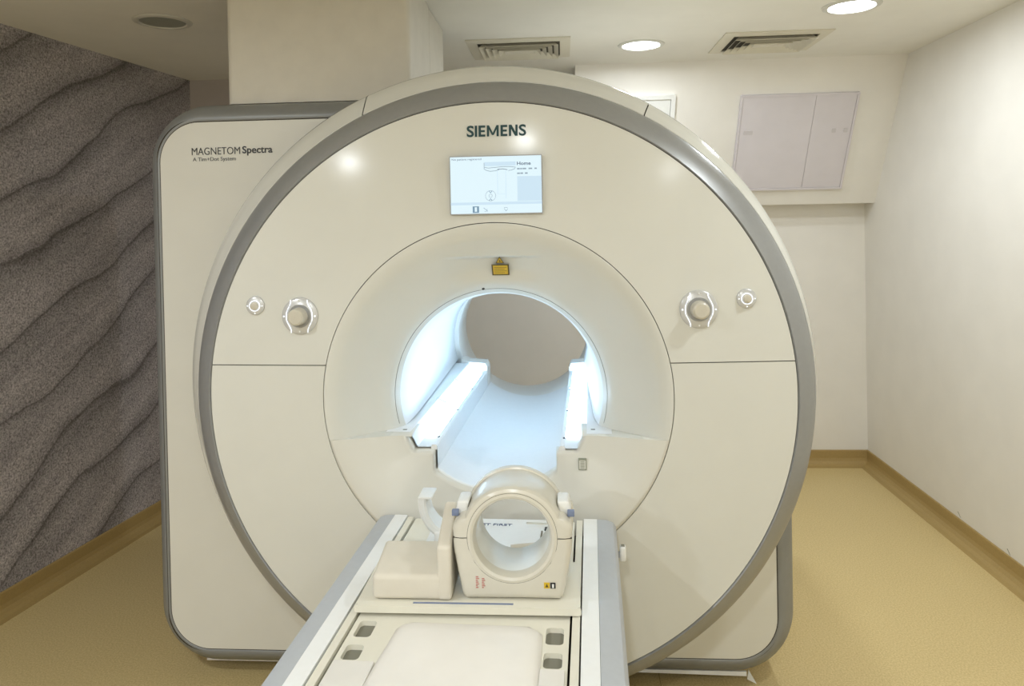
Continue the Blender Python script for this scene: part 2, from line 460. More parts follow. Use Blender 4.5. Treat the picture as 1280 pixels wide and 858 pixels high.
# body: rounded box with bevelled grey trim
def star(outline, cx, cz, t):
    """distance from (cx,cz) to outline along angle t"""
    dx, dz = math.cos(t), math.sin(t); best = None
    for i in range(len(outline)):
        x1, z1 = outline[i]; x2, z2 = outline[(i+1) % len(outline)]
        ex, ez = x2-x1, z2-z1
        den = dx*ez-dz*ex
        if abs(den) < 1e-12: continue
        k = ((x1-cx)*ez-(z1-cz)*ex)/den
        u = ((x1-cx)*dz-(z1-cz)*dx)/den
        if k > 0 and -1e-9 <= u <= 1+1e-9 and (best is None or k > best): best = k
    return best
def body_outline(x0, x1, z0, z1, r, n=14):
    # the top right corner follows the round front
    pts = [(AX+(x1-AX)*math.cos(rad(90*i/40)), AZ+(z1-AZ)*math.sin(rad(90*i/40))) for i in range(41)]
    for cx, cz, a in ((x0+r, z1-r, 90), (x0+r, z0+r, 180), (x1-r, z0+r, 270)):
        for i in range(n+1):
            t = rad(a+90*i/n); pts.append((cx+r*math.cos(t), cz+r*math.sin(t)))
    return pts
inner = body_outline(-1.357, .672, .118, 1.912, .135)
outer = body_outline(-1.416, .741, .048, 1.978, .205)
_i, _o = [], []                           # extra points along the straight edges
for k in range(len(outer)):
    a, b = outer[k], outer[(k+1) % len(outer)]; c, d = inner[k], inner[(k+1) % len(outer)]
    n = max(1, int(math.hypot(b[0]-a[0], b[1]-a[1])/.04))
    for q in range(n):
        _o.append((a[0]+(b[0]-a[0])*q/n, a[1]+(b[1]-a[1])*q/n)); _i.append((c[0]+(d[0]-c[0])*q/n, c[1]+(d[1]-c[1])*q/n))
inner, outer = _i, _o
# use outline vertices as spokes so that the corners stay exact
hole = [(.60*(x-AX)/math.hypot(x-AX, z-AZ)+AX, .60*(z-AZ)/math.hypot(x-AX, z-AZ)+AZ) for x, z in inner]
rows = [[(x, YBD-.050, z), (h[0], YBD-.050, h[1])] for (x, z), h in zip(inner, hole)]
grid('body_front_panel', rows, M['cover2'], sr, False, True)
rows = []
for (x, z), (X, Z) in zip(inner, outer):
    dx, dz = X-x, Z-z
    rows.append([(x+.012*dx, YBD-.044, z+.012*dz), (x+.10*dx, YBD-.052, z+.10*dz), (x+.5*dx, YBD-.034, z+.5*dz), (x+.85*dx, YBD-.012, z+.85*dz), (X, YBD+.012, Z), (X, YBD+.075, Z)])
grid('body_trim', rows, M['trim_body'], sr, True, True)
rows = [[(X, YBD+.0755, Z), (X, 3.50, Z), (X+(AX-X)*.05, 3.57, Z+(AZ-Z)*.05), (AX+.33*(X-AX)/math.hypot(X-AX, Z-AZ), 3.57, AZ+.33*(Z-AZ)/math.hypot(X-AX, Z-AZ))] for X, Z in outer]
o = grid('body_shell', rows, M['cover2'], sr, True, True); o.data.set_sharp_from_angle(angle=rad(40))
rows = [[(x+.006*(AX-x), YBD-.0485, z+.006*(AZ-z)), (x-.012*(AX-x), YBD-.0475, z-.012*(AZ-z))] for x, z in inner]
grid('panel_seam', rows, M['gap'], sr, False, True)
# plinth and white floor strips below the body
box('plinth', -1.20, .52, 2.66, 3.40, .001, .052, M['slot'], sr)
box('floor_strip', -1.272, -.60, 2.487, 2.492, .036, .0435, M['white'], sr)
vs = [(.02, 2.478, .034), (.585, 2.474, .028), (.585, 2.476, .042), (.02, 2.480, .040), (.02, 2.484, .034), (.585, 2.480, .028), (.585, 2.482, .042), (.02, 2.486, .040)]
mk('floor_strip', vs, [(0, 1, 2, 3), (4, 5, 6, 7), (0, 1, 5, 4), (3, 2, 6, 7), (0, 3, 7, 4), (1, 2, 6, 5)], M['white'], sr)
mk('strip_fold', [(.586, 2.473, .018), (.614, 2.462, .010), (.592, 2.475, .048), (.586, 2.477, .018), (.614, 2.466, .010), (.592, 2.479, .048)], [(0, 1, 2), (3, 4, 5), (0, 1, 4, 3), (1, 2, 5, 4), (0, 2, 5, 3)], M['white'], sr)

DOME = .032
def dome(r): return YR-DOME*(1-(r/.832)**2)
def fy(x, z): return dome(math.hypot(x-AX, z-AZ))
# grey rim of the round front
lathe('ring_trim', AX, AZ, [(.8345, YR+.02), (.8345, YR+.002), (.838, YR-.002), (.856, YR+.008), (.878, YR+.028), (.893, YR+.046), (.9005, YR+.058), (.9005, YR+.075)], M['trim'], sr, n=160)
lathe('ring_seam', AX, AZ, [(.828, YR+.006), (.8375, YR+.006)], M['gap'], sr, n=160)
# cream outer band in three pieces, widening towards the back and upwards
SL, SRt = (rad(115.2), rad(113.0)), (rad(61.2), rad(59.8))     # seam angles at the front and back edge
def band(e0, e1, name):
    n = max(8, int((e1[0]-e0[0])/rad(2))); rows = []
    for i in range(n+1):
        row = []
        for k, y in ((-.03, YR+.075), (0, YR+.0635), (.05, YR+.063), (.5, YR+.090), (.9, YR+.114), (1, YR+.128), (1, YR+.16), (.95, 2.60), (.6, 2.64)):
            q = min(1, max(0, (y-YR-.0635)/.0645))
            a0_, a1_ = e0[0]+(e0[1]-e0[0])*q, e1[0]+(e1[1]-e1[0])*q
            t = a0_+(a1_-a0_)*i/n; c, s = math.cos(t), math.sin(t)
            f = (AX+.9012*c, AZ+.9012*s); b = (-.207+.938*c, 1.083+.938*s)
            row.append((f[0]+(b[0]-f[0])*k, y, f[1]+(b[1]-f[1])*k))
        row.append((AX+.62*c, 2.64, AZ+.62*s))
        rows.append(row)
    o = grid(name, rows, M['cover'], sr, True); o.data.set_sharp_from_angle(angle=rad(40)); return o
g = .0018
sh = lambda e, d: (e[0]+d, e[1]+d)
band(sh(SRt, g), sh(SL, -g), 'band_cover'); band(sh(SL, g), (rad(270)-g,)*2, 'band_cover'); band((rad(-90)+g,)*2, sh(SRt, -g), 'band_cover')
for e in (SL, SRt):
    rows = []
    for dt in (-.006, .006):
        r_ = []
        for k, y, t in ((0, YR+.066, e[0]), (1, YR+.131, e[1]), (1, 2.5, e[1])):
            c, s_ = math.cos(t+dt), math.sin(t+dt)
            f = (AX+.8985*c, AZ+.8985*s_); b = (-.207+.9345*c, 1.083+.9345*s_)
            r_.append((f[0]+(b[0]-f[0])*k, y, f[1]+(b[1]-f[1])*k))
        rows.append(r_)
    grid('band_seam', rows, M['gap'], sr, False)
tube('band_edge_seam', [(-.207+.9385*math.cos(rad(116+62*i/40)), YR+.134, 1.083+.9385*math.sin(rad(116+62*i/40))) for i in range(41)], .0018, M['gap'], sr, 6)
# face covers, split by the horizontal seam
RS, RO, DZ, G = .4945, .832, .0965, .0014
def half(sign, name):
    rows = []; n = 120
    d = DZ+G*sign
    ai, ao = math.asin(d/RS), math.asin(d/RO)
    for i in range(n+1):
        if sign > 0: ti = ai+(PI-2*ai)*i/n; to = ao+(PI-2*ao)*i/n
        else: ti = ai-(PI+2*ai)*i/n; to = ao-(PI+2*ao)*i/n
        pi_ = (RS*math.cos(ti), RS*math.sin(ti)); po = (RO*math.cos(to), RO*math.sin(to))
        row = [(AX+pi_[0], dome(RS)+.02, AZ+pi_[1])]
        for k in range(13):
            u = k/12; x = pi_[0]+(po[0]-pi_[0])*u; z = pi_[1]+(po[1]-pi_[1])*u
            row.append((AX+x, dome(math.hypot(x, z)), AZ+z))
        row.append((AX+po[0], YR+.02, AZ+po[1]))
        rows.append(row)
    for e in (0, -1):   # skirts along the horizontal seam
        sk = [(x, y+.02, z) for x, y, z in rows[e]]
        if e == 0: rows.insert(0, sk)
        else: rows.append(sk)
    o = grid(name, rows, M['cover'], sr, True); o.data.set_sharp_from_angle(angle=rad(40))
half(1, 'upper_face_cover'); half(-1, 'lower_face_cover')
lathe('face_seam', AX, AZ, [(.488, dome(.49)+.008), (.4975, dome(.49)+.008)], M['gap'], sr, n=160)
for s in (-1, 1):
    rows = []
    for k in range(9):
        x = s*(.484+(.829-.484)*k/8)
        rows.append([(AX+x, dome(abs(x))+.007, AZ+DZ-.005), (AX+x, dome(abs(x))+.007, AZ+DZ+.005)])
    grid('face_seam', rows, M['gap'], sr, False)

# funnel: deep dish above the ledge, shallow face below it
YF0 = dome(RS)
RF = RS-.0022
ZL = -.117                               # ledge height below the axis
BC, BR = -.022, .306                     # bore centre below the axis, opening radius
def up_depth(u):                         # u 0 at the seam, 1 at the opening
    pts = [(0, 0), (.06, .001), (.2, .014), (.4, .046), (.6, .078), (.8, .106), (.92, .128), (1, .155)]
    for (a, b), (c, d) in zip(pts, pts[1:]):
        if u <= c: return b+(d-b)*(u-a)/(c-a)
    return pts[-1][1]
def smooth_up(u): return sum(up_depth(min(1, max(0, u+k*.03))) for k in (-1.5, -.75, 0, .75, 1.5))/5 if u < .95 else up_depth(u)
def pocket(x, z):                        # flat pocket with a straight top edge around the laser label
    if abs(x) > .165: return 0
    return .016*sm((.396-z)/.004)*sm((.165-abs(x))/.12)*sm((z-.31)/.05)
def upper_cols(n=220, nk=64):
    ao = math.asin(ZL/RF); ai = math.asin((ZL-BC)/BR)
    cols = []
    for i in range(n+1):
        to = ao+(PI-2*ao)*i/n; ti = ai+(PI-2*ai)*i/n
        po = (RF*math.cos(to), RF*math.sin(to)); pi_ = (BR*math.cos(ti), BC+BR*math.sin(ti))
        col = []
        for k in range(nk+1):
            u = k/nk; x = po[0]+(pi_[0]-po[0])*u; z = po[1]+(pi_[1]-po[1])*u
            col.append((AX+x, YF0+smooth_up(u)+pocket(x, z), AZ+z))
        cols.append(col)
    return cols
ucols = upper_cols()
grid('funnel_cover', [[(c[0][0], c[0][1]+.02, c[0][2])]+c for c in ucols], M['cover'], sr, True)
# lower funnel face with the table cut-out
DA, DOX, DOY = -.0384, -.200, 2.07       # docking axis of the table: angle and origin
RT = .283
def cut_outline():
    q = [(-.258, ZL), (-.236, -.166), (-.177, -.166), (-.177, -.2208)]
    a0 = math.atan2(-.2208, -.177); a1 = math.atan2(-.2208, .177)
    arc = [(RT*math.cos(a0+(a1-a0)*i/24), RT*math.sin(a0+(a1-a0)*i/24)) for i in range(25)]
    pts = []
    for (a, b), (c, d) in zip(q, q[1:]):
        for k in range(6): pts.append((a+(c-a)*k/6, b+(d-b)*k/6))
    pts += arc
    for (a, b), (c, d) in zip(q[::-1], q[::-1][1:]):
        for k in range(1, 7): pts.append((-(a+(c-a)*k/6), b+(d-b)*k/6))
    return [(x-.012, z) for x, z in pts]
co = cut_outline()
ao = math.asin(ZL/RF)
lcols = []
for i, (xi, zi) in enumerate(co):
    t = PI-ao+(PI+2*ao)*i/(len(co)-1)
    po = (RF*math.cos(t), RF*math.sin(t)); col = []
    for k in range(25):
        u = k/24; x = po[0]+(xi-po[0])*u; z = po[1]+(zi-po[1])*u
        col.append((AX+x, YF0+.045*sm(u)**1.1, AZ+z))
    lcols.append(col)
grid('funnel_lower_cover', [[(c[0][0], c[0][1]+.02, c[0][2])]+c+[(c[-1][0], c[-1][1]+.06, c[-1][2])] for c in lcols], M['cover3'], sr, True)
# ledges between the deep and the shallow face
for side, uc, lc in ((1, ucols[0], lcols[-1]), (-1, ucols[-1], lcols[0])):
    n = 20; rows = []
    def samp(col, x):
        for a, b in zip(col, col[1:]):
            if min(a[0], b[0])-1e-9 <= x <= max(a[0], b[0])+1e-9 and abs(a[0]-b[0]) > 1e-9:
                return a[1]+(b[1]-a[1])*(x-a[0])/(b[0]-a[0])
        return col[-1][1]
    xa, xb = AX+side*RF*math.cos(ao), AX+side*.245-.006
    for k in range(n+1):
        x = xa+(xb-xa)*k/n
        y0, y1 = samp(lc, x), samp(uc, x)+.0015
        if k > n*.8: y1 = max(y1, YF0+.17)
        rows.append([(x, y0+.012, AZ+ZL-.006), (x, y0+.001, AZ+ZL-.0035), (x, y0+.004, AZ+ZL), (x, y1, AZ+ZL)])
    grid('funnel_ledge', rows, M['cover'], sr, True).data.set_sharp_from_angle(angle=rad(50))
    box('ledge_screw', xa+(xb-xa)*.86-.006, xa+(xb-xa)*.86+.006, YF0+.10, YF0+.108, AZ+ZL+.0002, AZ+ZL+.0014, M['slot'], sr)

# bore
ta = rad(-18); tb = PI-ta
YO = YF0+.155
lathe('bore_liner', AX, AZ+BC, [(BR, YO), (.300, YO+.03), (.296, YO+.07), (.2935, YO+.12), (.293, YO+.2), (.293, 3.28)], M['bore'], sr, ta, tb, 140)
lathe('end_ring', AX+.016, AZ-.006, [(.325, 3.246), (.292, 3.25), (.289, 3.258), (.289, 3.36), (.291, 3.50), (.300, 3.58), (.33, 3.61)], M['endring'], sr, n=140)
tube('liner_seam', [(c[60][0], c[60][1]-.0002, c[60][2]) for c in ucols[2:-2]], .0008, M['slot'], sr, 5)
lp = min((c for col in ucols for c in col), key=lambda c: (c[0]+.236)**2+(c[2]-1.357)**2)
lathe('laser_port', lp[0], lp[2], [(.0005, lp[1]-.003), (.004, lp[1]-.003), (.004, lp[1]+.008)], M['black'], sr, n=16)
# docking parts follow the table axis
DR = Matrix.Translation((DOX, DOY, 0)) @ Matrix.Rotation(DA, 4, 'Z')
def dk(u, v, dz):
    p = DR @ Vector((u, v, AZ+dz)); return (p.x, p.y, p.z)
V0, V1 = .055, 1.20
a0 = math.atan2(-.2208, -.177); a1 = math.atan2(-.2208, .177)
rows = []
for i in range(41):
    t = a0+(a1-a0)*i/40
    rows.append([dk(RT*math.cos(t), V0+(V1-V0)*k/8, RT*math.sin(t)) for k in range(9)])
grid('bore_trough', rows, M['bore'], sr, True)
rows = []
for i in range(41):
    t = a0+(a1-a0)*i/40
    rows.append([dk(r*math.cos(t), v, r*math.sin(t)) for r, v in ((RT, V0), (RT+.001, V0-.012), (RT+.013, V0-.013), (RT+.014, V0+.02))])
grid('trough_lip', rows, M['white'], sr, True)
box('trough_plug', -.385, -.325, 2.36, 2.43, .7965, .800, M['bore'], sr, .001, 2, fn=lambda c: Vector((c.x, c.y, c.z+.03*(-(c.x+.188)-.10))))
for s, nm in ((-1, 'left'), (1, 'right')):
    prof = [(.330, -.1165), (.258, -.1165), (.236, -.160), (.195, -.160), (.193, -.153), (.182, -.153), (.178, -.157), (.177, -.224)]
    rows = [[dk(s*u, v, z) for v in (V0-.006, 1.10)] for u, z in prof]
    rl = grid('light_rail', rows, M['bore'], sr, False)
    mk('rail_cap', [dk(s*u, V0-.006, z) for u, z in ((.196, -.168), (.196, -.160), (.193, -.153), (.182, -.153), (.178, -.157), (.177, -.168))], [tuple(range(6))], M['bore'], rl)
    edges = [.15, .45, .765, 1.075]
    for a, b in zip(edges, edges[1:]):
        vs = []
        for v in (a+.006, b-.006):
            for u, z in ((.237, -.154), (.234, -.1585), (.1965, -.1585), (.1965, -.1555)):
                vs.append(dk(s*u, v, z))
        mk('light_panel', vs, [(0, 1, 5, 4), (1, 2, 6, 5), (2, 3, 7, 6), (3, 0, 4, 7), (0, 1, 2, 3), (4, 5, 6, 7)], M['led'], rl)
    for v in edges[1:3]:
        vs = []
        for vv in (v-.006, v+.006):
            for u, z in ((.262, -.113), (.236, -.160), (.188, -.160), (.186, -.147), (.232, -.128)):
                vs.append(dk(s*u, vv, z))
        mk('light_divider', vs, [(0, 1, 2, 3, 4), (5, 6, 7, 8, 9)]+[(i, (i+1) % 5, 5+(i+1) % 5, 5+i) for i in range(5)], M['bore'], rl)
    for v in edges[:3]:
        p = dk(s*.190, v-.02 if v < .2 else v, -.1545)
        lathe('rail_screw', p[0], p[2], [(.0004, p[1]-.009), (.004, p[1]-.009), (.004, p[1])], M['black'], rl, n=12)
    vs = []
    for v in (1.10, 1.19):
        for u, z in ((.290, -.10), (.290, -.19), (.177, -.225), (.177, -.135), (.186, -.118), (.262, -.112)):
            vs.append(dk(s*u, v, z))
    mk('rail_end_block', vs, [tuple(range(6)), tuple(range(6, 12))]+[(i, (i+1) % 6, 6+(i+1) % 6, 6+i) for i in range(6)], M['endring'], rl)

# display
dsp = box('display_screen', -.308, -.0535, dome(.60)-.012, dome(.60)+.012, 1.579, 1.738, M['screen'], sr)
dsp['label'] = 'bright pale blue display screen'
plate('screen_bezel', rrect(-.3105, -.051, 1.5765, 1.7405, .003, 2), [rrect(-.3078, -.0537, 1.5792, 1.7378, .001, 2)], dome(.60)-.0126, dome(.60)+.012, M['trim'], sr, lambda a, b, h: (a, h, b))
SY = dome(.60)-.0125
SW, SH = .2545, .159
def sp(a, b): return (-.308+a*SW, 1.738-b*SH)            # fractions of the screen, from its top left
def sbox(name, a0, a1, b0, b1, mat):
    x0, z1 = sp(a0, b0); x1, z0 = sp(a1, b1)
    return box(name, x0, x1, SY-.0004, SY+.0002, z0, z1, M[mat], dsp)
def sline(name, pts, mat, r=.0006):
    return tube(name, [(sp(a, b)[0], SY, sp(a, b)[1]) for a, b in pts], r, M[mat], dsp, 5)
def stext(body, a, b, wd, ht, mat, bold=0):
    x, z = sp(a, b)
    return text('screen_text', body, lambda p, q, c: (x+p, SY-.0002-c, z+q), wd*SW, ht*SH, M[mat], dsp, bold, .0004)
stext('No patient registered', .02, .072, .325, .045, 'scr_dark')
stext('Home', .735, .165, .15, .06, 'scr_dark', .02)
# two illegible grey lines of small print
for b, spans in ((.228, ((.735, .765), (.770, .79), (.795, .835), (.86, .90), (.925, .95))), (.308, ((.735, .765), (.77, .80), (.82, .85)))):
    for a0_, a1_ in spans: sbox('screen_print', a0_, a1_, b-.012, b+.012, 'scr_line')
sbox('screen_bar', 0, 1, .80, .845, 'scr_bar'); sbox('screen_bar', .735, .999, .36, .79, 'scr_bar')
for a, b in ((.24, .262), (.288, .31)): sbox('screen_icon', a, b, .87, .985, 'scr_blue')
sbox('screen_icon', .262, .288, .965, .985, 'scr_blue'); sbox('screen_icon', .262, .288, .87, .885, 'scr_blue')
sline('screen_icon', [(.36, .90), (.385, .93), (.405, .96)], 'scr_blue'); sline('screen_icon', [(.37, .96), (.395, .96), (.40, .91)], 'scr_line')
sline('screen_icon', [(.61, .96), (.59, .93), (.585, .90), (.62, .90), (.625, .93), (.60, .965)], 'scr_line')
sline('screen_drawing', [(.375, .11), (.375, .22), (.40, .245), (.44, .262), (.50, .255), (.54, .235)], 'scr_line', .0008)
sline('screen_drawing', [(.375, .19), (.42, .205), (.50, .195), (.58, .185), (.66, .188), (.72, .20), (.71, .225), (.67, .25), (.64, .255)], 'scr_line', .0008)
sline('screen_drawing', [(.52, .23), (.58, .225), (.63, .24)], 'scr_dark', .0008)
sbox('screen_bar', .38, .72, .10, .17, 'scr_bar')
sline('screen_drawing', [(.52, .26), (.52, .665), (.60, .665)], 'scr_bar', .0006)
sline('screen_drawing', [(.61, .26), (.61, .74)], 'scr_bar', .0006)
sline('screen_dial', [(.44+.056*math.cos(t*PI/12), .69+.09*math.sin(t*PI/12)) for t in range(25)], 'scr_line', .0005)
sline('screen_dial', [(.44+.018*math.cos(t*PI/8), .69+.03*math.sin(t*PI/8)) for t in range(17)], 'scr_line', .0005)
for b, d in ((.605, 1), (.775, -1)):
    sline('screen_dial', [(.425, b), (.44, b+.035*d), (.455, b)], 'scr_blue', .001)

# lettering on the scanner
def facetext(name, body, x, z, wd, ht, mat, bold):
    o = text(name, body, lambda p, q, c: (x+p, fy(x+p, z+q)-.0006-c, z+q), wd, ht, M[mat], sr, bold, .0012); return o
br = box('brand_lettering', -.2605, -.2535, fy(-.25, 1.81)+.001, fy(-.25, 1.81)+.003, 1.80, 1.81, M['cover'], sr)
LH, ST = .0315, .0064
def letter(polys, x, wd):
    vs, fs = [], []
    for poly in polys:
        n0 = len(vs); n = len(poly)
        for o_ in (.0006, .0018):
            for a, b in poly:
                X, Z = x+a*wd, 1.7955+b*LH
                vs.append((X, fy(X, Z)-o_, Z))
        fs += [tuple(range(n0, n0+n)), tuple(range(n0+n, n0+2*n))]+[(n0+i, n0+(i+1) % n, n0+n+(i+1) % n, n0+n+i) for i in range(n)]
    return mk('letter', vs, fs, M['petrol'], br)
def quad(a0, a1, b0, b1): return [(a0, b0), (a1, b0), (a1, b1), (a0, b1)]
def let_S(x, wd):
    o = text('letter', 'S', lambda p, q, c: (x+p, fy(x+p, 1.795+q)-.0006-c, 1.795+q), wd, LH+.001, M['petrol'], br, .022, .0012)
let_S(-.262, .0205)
letter([quad(0, 1, 0, 1)], -.2390, ST)
E_ = lambda t: [quad(0, t, 0, 1), quad(t, 1, 0, .19), quad(t, .93, .405, .58), quad(t, 1, .81, 1)]
letter(E_(.36), -.2285, .0190)
t = .185
letter([quad(0, t, 0, 1), quad(1-t, 1, 0, 1), [(t, 1), (0.02, 1), (.42, .12), (.5, .12), (.5, .32)], [(1-t, 1), (.98, 1), (.58, .12), (.5, .12), (.5, .32)]], -.2050, .0335)
letter(E_(.36), -.1665, .0190)
t = .25
letter([quad(0, t, 0, 1), quad(1-t, 1, 0, 1), [(0, 1), (t+.06, 1), (1, 0), (1-t-.06, 0)]], -.1430, .0245)
let_S(-.1150, .0205)
def bodytext(body, x, z, wd, ht, mat, bold):
    return text('model_lettering', body, lambda p, q, c: (x+p, YBD-.0508-c, z+q), wd, ht, M[mat], sr, bold, .001)
k_ = (YBD-.05)/YBD
bx = lambda x: x*k_
bz = lambda z: CAM_H+(z-CAM_H)*k_
bodytext('MAGNETOM', bx(-1.271), bz(1.8065), .168, .0245, 'print', -.005)
bodytext('Spectra', bx(-1.271)+.176, bz(1.8005), .104, .032, 'print', .016)
bodytext('A Tim+Dot System', bx(-1.268), bz(1.781), .150, .017, 'print2', 0)

# controls
def surf(x, z, out):
    return fy(x, z)-out
def dial(x, z, flip):
    y = surf(x, z, 0)
    d = lathe('control_dial', x, z, [(.0005, y-.010), (.046, y-.010), (.052, y-.006), (.0535, y+.004)], M['chrome'], sr, n=48)
    lathe('knob_recess', x, z, [(.0005, y-.0105), (.033, y-.0105), (.034, y-.0085)], M['trim'], d, n=40)
    lathe('knob', x+.001*flip, z, [(.0005, y-.044), (.018, y-.044), (.0222, y-.041), (.0235, y-.037), (.0255, y-.010)], M['knob'], d, n=40)
    for s in (-1, 1):
        pts = []
        for i in range(25):
            q = -1+2*i/24
            xx = .0375 if abs(q) < .35 else .0375-.0135*sm((abs(q)-.30)/.6)
            xx = .024+.0135*(1-sm((abs(q)-.12)/.8))
            pts.append((x+s*xx, y-.011, z+q*.047))
        tube('light_strip', pts, .0015, M['led_ring'], d, 6)
    for a, b in ((-.045, 0), (.045, 0), (0, .044), (0, -.044)):
        lathe('light_dot', x+a, z+b, [(.0003, y-.0112), (.0022, y-.0112), (.0026, y-.0098)], M['led_ring' if abs(b) < .001 else 'white'], d, n=14)
dial(-.749, 1.298, -1); dial(.371, 1.304, 1)
def button(x, z):
    y = surf(x, z, 0)
    b = lathe('call_button', x, z, [(.0005, y-.008), (.022, y-.008), (.0265, y-.005), (.028, y+.004)], M['chrome'], sr, n=40)
    lathe('light_ring', x, z, [(.0136, y-.0078), (.0140, y-.0115), (.0158, y-.0115), (.0163, y-.0078)], M['led_ring'], b, n=36)
    lathe('push_cap', x, z, [(.0004, y-.018), (.008, y-.018), (.0112, y-.016), (.0125, y-.008)], M['knob'], b, n=30)
    for t in (180, 270, 0):
        lathe('light_dot', x+.0215*math.cos(rad(t)), z+.0215*math.sin(rad(t)), [(.0003, y-.0086), (.0018, y-.0086), (.002, y-.0078)], M['led_ring'], b, n=10)
button(-.883, 1.328); button(.5025, 1.331)

# laser warning labels in the pocket
PY = YF0+.045
def pk0(x, z, out):
    # local depth of the funnel at this spot
    X, Z = x-AX, z-AZ
    best = min(((c[0]-x)**2+(c[2]-z)**2, c[1]) for col in ucols[80:141] for c in col)
    return best[1]-out
LZ0, LZ1 = 1.3985, 1.456
LY0, LY1 = pk0(-.181, LZ0, 0), pk0(-.181, LZ1-.002, 0)
def pk(x, z, out): return LY0+(LY1-LY0)*(z-LZ0)/(LZ1-LZ0)-.002-out
def lab_plate(name, x0, x1, z0, z1, out, th, mat, parent):
    ya, yb = pk((x0+x1)/2, z0, out), pk((x0+x1)/2, z1, out)
    vs = [(x0, ya-th, z0), (x1, ya-th, z0), (x1, yb-th, z1), (x0, yb-th, z1), (x0, ya, z0), (x1, ya, z0), (x1, yb, z1), (x0, yb, z1)]
    return mk(name, vs, [(0, 1, 2, 3), (4, 5, 6, 7), (0, 1, 5, 4), (1, 2, 6, 5), (2, 3, 7, 6), (3, 0, 4, 7)], mat, parent)
yl = lab_plate('laser_label', -.206, -.1555, 1.3985, 1.432, .001, .001, M['label_k'], sr)
lab_plate('label_field', -.202, -.1595, 1.402, 1.4285, .0021, .0004, M['label_y'], yl)
for k in range(4):
    zz = 1.4235-.0055*k
    lab_plate('label_line', -.199, -.1625-.006*(k % 2), zz-.0012, zz, .0026, .0002, M['label_k'], yl)
def tri(name, cx, z0, z1, hw, out, mat, parent):
    ya, yb = pk(cx, z0, out), pk(cx, z1, out)
    vs = [(cx-hw, ya, z0), (cx+hw, ya, z0), (cx, yb, z1), (cx-hw, ya+.0008, z0), (cx+hw, ya+.0008, z0), (cx, yb+.0008, z1)]
    return mk(name, vs, [(0, 1, 2), (3, 4, 5), (0, 1, 4, 3), (1, 2, 5, 4), (2, 0, 3, 5)], mat, parent)
tr = tri('warning_triangle', -.181, 1.4355, 1.4555, .0125, .0015, M['label_k'], sr)
tri('triangle_field', -.181, 1.4375, 1.4515, .0088, .0023, M['label_y'], tr)
tri('triangle_mark', -.181, 1.4395, 1.447, .0032, .0028, M['label_k'], tr)
# small type sticker below the right ledge
sx, sz = .0455, .8645
sy = min(min(((c[0]-sx-a)**2+(c[2]-sz-b)**2, c[1]) for col in lcols for c in col)[1] for a in (-.012, .012) for b in (-.016, .016))+.0015
st = box('type_sticker', sx-.0115, sx+.0115, sy-.003, sy+.012, sz-.0155, sz+.0155, M['label_g'], sr)
box('sticker_field', sx-.009, sx+.009, sy-.0036, sy-.0029, sz-.012, sz+.012, M['cover'], st)
for k in range(5):
    box('sticker_line', sx-.006, sx+.006, sy-.0041, sy-.0035, sz-.0095+k*.0042, sz-.0075+k*.0042, M['label_g'], st)

# ------------------------------------------------------------------ patient table (own frame: u across, v along, z up)
tb_ = empty('patient_table', (DOX, DOY, 0), 'long white patient table with grey side rims docked to the scanner', 'table', None, DA, local=True)
VE, VN = -.042, -1.86
def ext(name, prof, v0, v1, mat, smooth=False):
    k = len(prof); vs = [(u, v0, z) for u, z in prof]+[(u, v1, z) for u, z in prof]
    fs = [(i, (i+1) % k, k+(i+1) % k, k+i) for i in range(k)]+[tuple(range(k)), tuple(range(k, 2*k))]
    o = mk(name, vs, fs, mat, tb_, smooth)
    if smooth: o.data.set_sharp_from_angle(angle=rad(35))
    return o
for s in (-1, 1):
    ext('side_rim', [(s*.2835, .7345), (s*.310, .733), (s*.326, .727), (s*.334, .715), (s*.334, .60), (s*.310, .50), (s*.2835, .50)], VE, VN, M['grey_tab'], True)
    ext('side_strip', [(s*.2470, .735), (s*.2828, .735), (s*.2828, .69), (s*.2470, .69)], VE, VN, M['whitetab'])
    ext('slide_rail', [(s*.2275, .732), (s*.2435, .732), (s*.2435, .69), (s*.2275, .69)], VE-.004, VN, M['cream_tab'])
ext('channel', [(-.2828, .69), (.2828, .69), (.2828, .55), (-.2828, .55)], VE-.004, VN+.004, M['gap'])
slots = []
for s in (-1, 1):
    for va, vb in ((-.635, -.575), (-.712, -.662)):
        slots.append(rrect(*sorted((s*.176, s*.212)), va, vb, .009, 4))
plate('tabletop', rrect(-.2225, .2225, VN+.01, VE-.004, .006, 2), slots, .715, .727, M['cream_tab'], tb_)
for s in slots:
    xs = [p[0] for p in s]; ys = [p[1] for p in s]
    box('grip_slot', min(xs)-.003, max(xs)+.003, min(ys)-.003, max(ys)+.003, .710, .7165, M['slot'], tb_)
box('pedestal', -.27, .27, VN+.25, VE-.12, .06, .55, M['cover2'], tb_, .02)
box('foot', -.30, .30, VN+.2, VE-.10, .001, .07, M['grey_tab'], tb_, .015)
# end panel of the tabletop near the bore, with lettering and small sockets
plate('end_panel', rrect(-.16, .19, -.40, -.045, .012, 4), [rrect(.09, .15, -.075, -.062, .003, 2)], .7275, .7305, M['white'], tb_)
text('table_lettering', 'FEET FIRST', lambda p, q, c: (-.050+p, -.090+q, .7306+c), .103, .013, M['print_b'], tb_, .01, .0006)
for u, v in ((-.105, -.118), (.152, -.105)):
    box('socket', u-.009, u+.009, v-.012, v+.008, .727, .7345, M['black'], tb_, .002, 2)
box('panel_edge', .135, .139, -.20, -.12, .7305, .7325, M['slot'], tb_)
